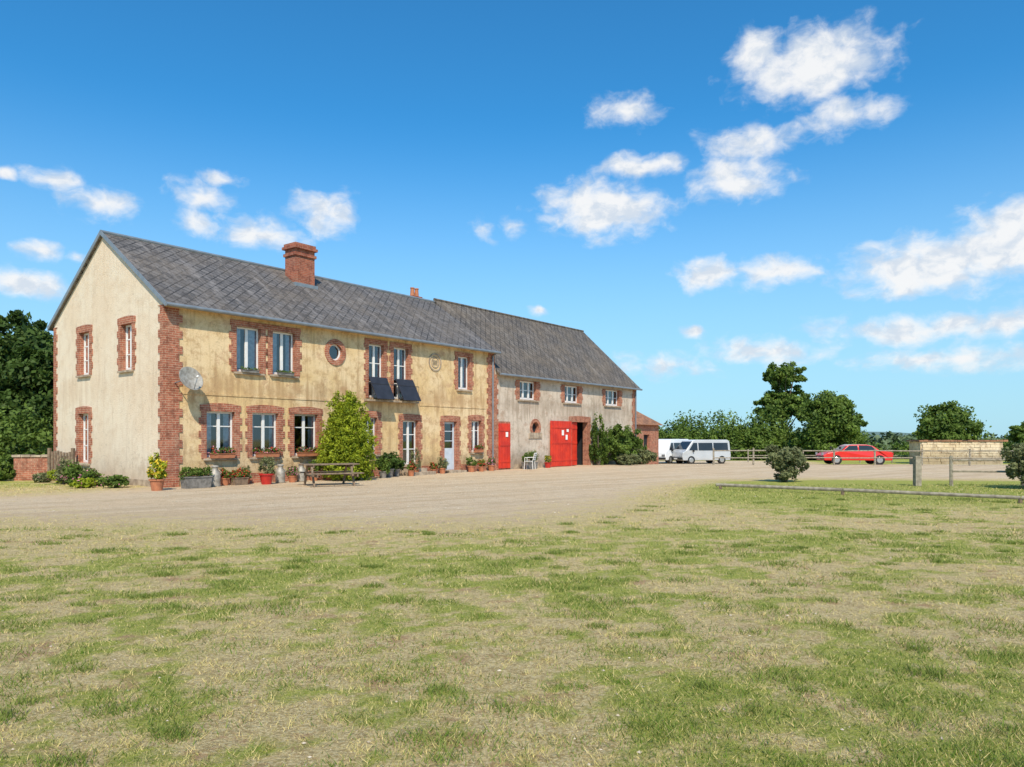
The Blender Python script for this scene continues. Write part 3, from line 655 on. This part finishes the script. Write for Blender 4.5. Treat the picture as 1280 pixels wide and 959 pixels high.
# ------------------------------------------------------------------ vehicles
def vehicle(name,loc,rz,prof,W,paint,wins,wheels,wr,tumble,roofm=None,zc=.9):
    e=empty(name,(loc[0],loc[1],float(gh(loc[0],loc[1]))),rz)
    zmax=max(p[1] for p in prof)
    hw=lambda z: W/2-(max(0,z-zc)/(zmax-zc))*tumble
    mb=MB(); n=len(prof)
    vs=[(x,-hw(z),z) for x,z in prof]+[(x,hw(z),z) for x,z in prof]
    fs=[tuple(range(n)),tuple(range(2*n-1,n-1,-1))]+[(i,i+n,(i+1)%n+n,(i+1)%n) for i in range(n)]
    mb.add(vs,fs,M[paint])
    if roofm:
        k=mb.mi(M[roofm])
        for i in range(n):
            if (prof[i][1]+prof[(i+1)%n][1])/2>zmax-.12: mb.m[2+i]=k
    o=mb.obj('body',e,.05)
    g_=MB()
    for w_ in wins['side']:
        for s in(-1,1): g_.add([(x,s*(hw(z)+.008),z) for x,z in w_],[tuple(range(len(w_)))],M['carglass'])
    for (x0,z0,x1,z1) in wins['ends']:
        dx,dz=x1-x0,z1-z0; l=math.hypot(dx,dz); nx_,nz_=dz/l*.012,-dx/l*.012
        sg=1 if x0>0 else -1
        if nx_*sg<0: nx_,nz_=-nx_,-nz_
        g_.quad((x0+nx_,-hw(z0)+.1,z0+nz_),(x0+nx_,hw(z0)-.1,z0+nz_),(x1+nx_,hw(z1)-.1,z1+nz_),(x1+nx_,-hw(z1)+.1,z1+nz_),M['carglass'])
    g_.obj('windows',e)
    wh=MB()
    for x in wheels:
        for s in(-1,1):
            y0=s*(W/2-.2);y1=s*(W/2+.012)
            wh.tube((x,y0,wr),(x,y1,wr),wr,wr,M['tyre'],22); wh.tube((x,y1,wr),(x,y1+s*.012,wr),wr*.6,wr*.52,M['chrome'],16)
    wh.obj('wheels',e)
    x_=MB(); X0=min(p[0] for p in prof);X1=max(p[0] for p in prof)
    for xx in(X0,X1):
        x_.box(xx-.05,xx+.05,-W/2+.03,W/2-.03,.36,.52,M['tyre'])
        for s in(-1,1): x_.box(xx-.025,xx+.025,s*(W/2-.22)-.14,s*(W/2-.22)+.14,.62,.78,M['chrome'] if xx==X0 else M['lamp'])
        x_.box(xx-.058,xx+.058,-.25,.25,.385,.49,M['paper'])
    for s in(-1,1): x_.box(X0+.95,X0+1.05,s*(W/2+.06)-.07,s*(W/2+.06)+.07,1.0,1.15,M['tyre'])
    x_.obj('bumpers_and_lamps',e); return e
vp=[(-2.2,.3),(2.2,.3),(2.25,.7),(2.2,1.85),(2.0,1.97),(-1.0,1.97),(-1.25,1.88),(-1.9,1.12),(-2.22,.95),(-2.28,.6)]
vw={'side':[[(-1.65,1.12),(-.85,1.12),(-.85,1.72),(-1.2,1.72)],[(-.75,1.12),(.55,1.12),(.55,1.72),(-.75,1.72)],[(.65,1.12),(2.0,1.12),(2.0,1.72),(.65,1.72)]],'ends':[(-1.84,1.2,-1.32,1.80),(2.23,1.15,2.21,1.75)]}
vehicle('camper_van',(15.5,61.0),R(18),vp,1.9,'cargrey',vw,(-1.45,1.4),.33,.16,roofm='carwhite')
vp2=[(x,z*1.03) for x,z in vp]
vehicle('white_van',(13.2,62.5),R(50),vp2,1.9,'carwhite',vw,(-1.45,1.4),.33,.16)
cp=[(-2.05,.28),(2.05,.28),(2.12,.55),(2.05,.82),(1.35,.90),(.95,1.20),(.55,1.29),(-.35,1.29),(-.62,1.22),(-1.0,.88),(-1.85,.76),(-2.12,.6)]
cw={'side':[[(-.9,.90),(.0,.92),(.0,1.22),(-.5,1.21)],[(.08,.92),(1.15,.92),(.85,1.18),(.55,1.23),(.08,1.23)]],'ends':[(-.95,.93,-.66,1.18),(1.28,.95,1.0,1.16)]}
vehicle('red_car',(21.9,47.6),R(-6),cp,1.68,'carred',cw,(-1.3,1.3),.31,.2,roofm='carroof',zc=.85)
# ------------------------------------------------------------------ picnic table
pt=empty('picnic_table',(-6.25,25.4,0),R(30)); mb=MB()
for i in range(5): mb.box(-.95,.95,-.36+.148*i,-.36+.148*i+.13,.71,.75,M['wood'])
for s in(-1,1):
    for k in range(2): mb.box(-.95,.95,s*.72-.13+.135*k,s*.72-.13+.135*k+.125,.42,.46,M['wood'])
for x in(-.68,.68):
    for s in(-1,1):
        mb.hexa([(x-.03,s*.62-.05,0),(x+.03,s*.62-.05,0),(x+.03,s*.62+.05,0),(x-.03,s*.62+.05,0),(x-.03,s*.24-.05,.709),(x+.03,s*.24-.05,.709),(x+.03,s*.24+.05,.709),(x-.03,s*.24+.05,.709)],M['wood'])
    mb.box(x+.031,x+.075,-.84,.84,.32,.419,M['wood']); mb.box(x+.031,x+.075,-.36,.36,.62,.708,M['wood'])
mb.obj('frame_and_top',pt,.006)
# ------------------------------------------------------------------ pots etc
def pot(name,s,q,r,h,mat,ph,pr,leafm='leafM',extra=None,ex=0,xy=None,n=900,leaf=.035):
    x,y=xy if xy else FW(s,q); e=empty(name,(x,y,0)); mb=MB()
    mb.lathe([(.001,0),(r*.7,0),(r*.95,h*.85),(r*1.08,h*.86),(r*1.08,h),(r*.92,h),(r*.9,h*.9),(.001,h*.9)],M[mat]); mb.obj('pot',e,smooth=False)
    foliage('plant',e,[(0,0,h+ph*.45,pr,pr,ph*.55),(pr*.4,0,h+ph*.3,pr*.6,pr*.6,ph*.4),(-pr*.4,.05,h+ph*.5,pr*.5,pr*.6,ph*.4)],n,leaf,M[leafm],22,.35,extra=extra,exfrac=ex)
def churn(s,q,sc_=1):
    x,y=FW(s,q); mb=MB(); mb.lathe([(.001,0),(.17,0),(.18,.03),(.18,.42),(.16,.48),(.095,.56),(.095,.63),(.13,.66),(.13,.69),(.05,.71),(.001,.71)],M['churn'])
    for t in(-1,1): mb.tube((t*.18,0,.40),(t*.22,0,.48),.012,.012,M['churn'],6); mb.tube((t*.22,0,.48),(t*.12,0,.56),.012,.012,M['churn'],6)
    o=mb.obj('milk_churn',None,smooth=True,loc=(x,y,0)); o.scale=(sc_,)*3
def trough(name,s,q,l,extra,mat='trough',z=0,hh=.32,ph=.3,n=1500,w_=.18):
    x,y=FW(s,q); e=empty(name,(x,y,z),ROT); mb=MB(); P=[(-l/2,-w_),(l/2,-w_),(l/2,w_),(-l/2,w_)]
    mb.hexa([(a*.94,b*.85,0) for a,b in P]+[(a,b,hh*.9) for a,b in P],M[mat]); mb.box(-l/2-.02,l/2+.02,-w_-.02,w_+.02,hh*.901,hh,M[mat]); mb.obj('trough',e)
    k=max(2,int(l/.3)); foliage('plants',e,[(-l/2+l*(i+.5)/k,0,hh+ph*.35,l/k*.7,w_*1.1,ph*random.uniform(.4,.7)) for i in range(k)],n,.035,M['leafM'],40,.4,extra=extra,exfrac=.25 if extra else 0)
pot('cactus_pot',0,0,.22,.36,'terra',.75,.30,'leafY',[M['flY']],.3,xy=(-10.95,22.9),n=1500,leaf=.045)
trough('stone_trough',.55,1.0,.9,None,hh=.38,ph=.35)
churn(1.35,.75); churn(3.95,.7,.95); churn(4.9,.65,.95)
trough('wooden_planter',2.35,.6,.5,[M['flR']],'wood',hh=.26)
pot('red_pot',3.1,1.1,.24,.38,'redpot',.6,.3,'leafG',n=1200)
pot('terracotta_pot',4.4,.8,.16,.25,'terra',.35,.2,extra=[M['flP']],ex=.25)
pot('terracotta_pot',5.6,.5,.18,.3,'terra',.5,.28)
pot('terracotta_pot',1.9,.45,.16,.25,'terra',.35,.2,extra=[M['flR']],ex=.2)
pot('terracotta_pot',2.75,.4,.14,.22,'terra',.4,.2,'leafG')
pot('terracotta_pot',6.1,.8,.17,.26,'terra',.55,.26,extra=[M['flY']],ex=.15)
pot('dark_pot',9.1,.9,.22,.36,'trough',.7,.42,'leafD',n=1800,leaf=.06)
pot('dark_pot',9.9,.5,.18,.3,'trough',.6,.35,'leafD',n=1200,leaf=.05)
pot('dark_pot',8.5,1.2,.17,.28,'trough',.55,.32,'leafM',n=1200,leaf=.05)
pot('terracotta_pot',10.3,1.0,.15,.24,'terra',.35,.2,extra=[M['flR']],ex=.2)
pot('terracotta_pot',11.0,.6,.14,.25,'terra',1.0,.25,'leafG',n=900)
pot('terracotta_pot',12.3,.4,.14,.22,'terra',.3,.18,extra=[M['flR']],ex=.3)
pot('terracotta_pot',12.8,.5,.16,.26,'terra',.5,.24,'leafG')
pot('terracotta_pot',14.9,.45,.2,.3,'terra',.45,.26)
pot('terracotta_pot',15.6,.5,.16,.24,'terra',.35,.2,extra=[M['flR']],ex=.2)
pot('terracotta_pot',16.5,.4,.18,.28,'terra',.4,.22,extra=[M['flP']],ex=.3)
trough('stone_trough',19.6,.5,1.0,None,hh=.36,ph=.6,n=2200)
pot('terracotta_pot',21.3,.5,.2,.3,'redpot',.4,.22,extra=[M['flY']],ex=.3)
for s,l in((2.0,.9),(3.8,.95),(5.6,.95),(15.8,.6)): trough('window_box',s,.15,l,[M['flR'],M['flP']],'terra',z=.93,hh=.16,ph=.22,n=700,w_=.08)
for s in(3.1,4.6): trough('window_box',s,.12,.7,None,'trough',z=3.98,hh=.1,ph=.08,n=150,w_=.05)
e=empty('garden_chair',(*FW(18.9,1.0),0),ROT+R(200)); mb=MB()
for x in(-.22,.22):
    for y in(-.2,.22): mb.tube((x*1.1,y*1.1,0),(x,y,.42),.015,.015,M['white'],6)
    mb.tube((x,.22,.42),(x,.34,.88),.015,.015,M['white'],6); mb.tube((x,-.2,.62),(x,.27,.64),.015,.015,M['white'],6); mb.tube((x,-.2,.42),(x,-.2,.62),.015,.015,M['white'],6)
for i in range(5): mb.box(-.22,.22,-.22+.09*i,-.15+.09*i,.421,.436,M['white'])
for i in range(4): mb.box(-.22,.22,.245+.025*i,.26+.025*i,.5+.1*i,.57+.1*i,M['white'])
mb.obj('frame',e)
# ------------------------------------------------------------------ world
SUNEL=46; SX,SY=.10,-.995; az=math.atan2(SX,SY)
W=bpy.data.worlds.new('World'); sc.world=W; W.use_nodes=True; nt=W.node_tree; bg=nt.nodes['Background']
sky=nt.nodes.new('ShaderNodeTexSky'); sky.sky_type='NISHITA'; sky.sun_disc=False; sky.sun_elevation=R(SUNEL); sky.sun_rotation=az
sky.air_density=1.0; sky.dust_density=.4; sky.ozone_density=2.5
tc=nt.nodes.new('ShaderNodeTexCoord'); sp=nt.nodes.new('ShaderNodeSeparateXYZ'); nrm=N(nt,'ShaderNodeVectorMath',operation='NORMALIZE')
L(nt,tc.outputs['Generated'],nrm.inputs[0]); L(nt,nrm.outputs[0],sp.inputs[0])
at=N(nt,'ShaderNodeMath',operation='ARCTAN2'); L(nt,sp.outputs[0],at.inputs[0]); L(nt,sp.outputs[1],at.inputs[1])
el=N(nt,'ShaderNodeMath',operation='ARCSINE'); L(nt,sp.outputs[2],el.inputs[0])
cb=nt.nodes.new('ShaderNodeCombineXYZ'); L(nt,at.outputs[0],cb.inputs[0]); L(nt,el.outputs[0],cb.inputs[1])
dg=N(nt,'ShaderNodeVectorMath',operation='SCALE'); dg.inputs['Scale'].default_value=180/math.pi; L(nt,cb.outputs[0],dg.inputs[0])
base=dg.outputs[0]
wn=nt.nodes.new('ShaderNodeTexNoise'); wn.inputs['Scale'].default_value=.4; wn.inputs['Detail'].default_value=3; L(nt,base,wn.inputs['Vector'])
ws=N(nt,'ShaderNodeVectorMath',operation='SUBTRACT'); L(nt,wn.outputs[1],ws.inputs[0]); ws.inputs[1].default_value=(.5,.5,.5)
wm=N(nt,'ShaderNodeVectorMath',operation='MULTIPLY'); L(nt,ws.outputs[0],wm.inputs[0]); wm.inputs[1].default_value=(1.8,1.0,0)
wa=N(nt,'ShaderNodeVectorMath',operation='ADD'); L(nt,base,wa.inputs[0]); L(nt,wm.outputs[0],wa.inputs[1]); P=wa.outputs[0]
clouds=[(21.9,25.0,5.6,2.5,1.05),(18.6,26.2,2.8,1.6,.95),(24.35,21.8,3.0,1.3,.85),(8.6,23.6,2.5,1.3,.9),(7.0,17.1,5.4,2.4,1.1),(16.8,18.4,3.7,1.7,.95),(9.8,19.95,3.5,1.0,.85),(17.9,20.9,3.8,1.1,.85),
(14.8,12.1,2.6,1.4,.95),(19.5,12.1,2.9,1.3,.95),(29.4,11.5,6.0,2.3,1.1),(33.8,12.4,4.5,2.8,1.2),(38,12,4,2.4,1),(29.7,7.4,8.5,1.2,.75),(18.5,6.35,4.6,1.2,.7),(12.2,5.65,4.2,.9,.6),(31.1,5.3,6.5,.9,.7),
(2.0,9.8,.95,.45,.8),(13.8,7.9,1.1,.5,.7),(-29.3,15.5,2.4,1.2,.85),(-31.3,16.6,1.9,.8,.7),(-14.2,16.4,2.5,1.7,.75),(-22.8,16.7,2.2,1.1,.75),(-21.3,18.0,1.5,.6,.65),
(-18.5,14.6,3.4,1.25,.9),(-22.5,15.1,2.0,1.0,.7),(-33.3,9.8,2.8,1.0,.9),(-32.3,12.0,1.5,.7,.8),(-30.2,11.9,.9,.5,.75),(-34,16.4,.7,.4,.7),(0,15.9,1.1,.6,.45),(-2.1,15.8,.8,.7,.4),
(60,20,9,4,1),(-60,18,9,3,.9),(130,20,12,5,1),(-130,22,12,5,1)]
cur=None
for (a,e_,rx,ry,al) in clouds:
    s=N(nt,'ShaderNodeVectorMath',operation='MULTIPLY_ADD'); L(nt,P,s.inputs[0]); s.inputs[1].default_value=(1/rx,1/ry,0); s.inputs[2].default_value=(-a/rx,-e_/ry,0)
    l=N(nt,'ShaderNodeVectorMath',operation='LENGTH'); L(nt,s.outputs[0],l.inputs[0])
    mo=madd(nt,l.outputs['Value'],-al,al)
    if cur is None: cur=mo
    else:
        x=N(nt,'ShaderNodeMath',operation='MAXIMUM'); L(nt,cur,x.inputs[0]); L(nt,mo,x.inputs[1]); cur=x.outputs[0]
mx=N(nt,'ShaderNodeMath',operation='MAXIMUM'); L(nt,cur,mx.inputs[0]); mx.inputs[1].default_value=-.6
cn=noise(nt,mapping(nt,P,(1,1.5,1)),.42,7,.56)
cn2=noise(nt,mapping(nt,P,(1,1.4,1)),.5,5,.58)
den=N(nt,'ShaderNodeMath',operation='MULTIPLY_ADD'); L(nt,cn,den.inputs[0]); den.inputs[1].default_value=1.9
k=N(nt,'ShaderNodeMath',operation='ADD'); L(nt,mx.outputs[0],k.inputs[0]); k.inputs[1].default_value=-.92; L(nt,k.outputs[0],den.inputs[2])
alpha=ramp(nt,den.outputs[0],-.12,.78,0,.96)
ccol=mixc(nt,ramp(nt,cn2,.38,.56),(6.9,7.6,8.5),(9.4,9.45,9.5))
tint=mixc(nt,1.0,sky.outputs[0],(.38,1.36,1.82),'MULTIPLY')
hz=ramp(nt,el.outputs[0],-.02,.42,.82,0)
tint=mixc(nt,hz,tint,(5.1,7.3,8.8))
L(nt,mixc(nt,alpha,tint,ccol),bg.inputs[0]); bg.inputs[1].default_value=.1
try: W.cycles.sampling_method='MANUAL'; W.cycles.sample_map_resolution=256
except Exception: pass
sl=bpy.data.lights.new('sun','SUN'); sl.energy=5.0; sl.angle=R(.5); sl.color=(1,.89,.72)
so=bpy.data.objects.new('sun',sl); sc.collection.objects.link(so)
d=Vector((SX*math.cos(R(SUNEL)),SY*math.cos(R(SUNEL)),math.sin(R(SUNEL)))); so.rotation_euler=d.to_track_quat('Z','Y').to_euler()
# ------------------------------------------------------------------ camera
cam=bpy.data.cameras.new('camera'); cam.lens=26.1; cam.sensor_width=36; cam.shift_y=.054; cam.clip_end=5000
co=bpy.data.objects.new('camera',cam); co.location=(0,0,1.6); co.rotation_euler=(R(90),0,0); sc.collection.objects.link(co); sc.camera=co
sc.view_settings.view_transform='Standard'; sc.view_settings.look='None'; sc.view_settings.exposure=0
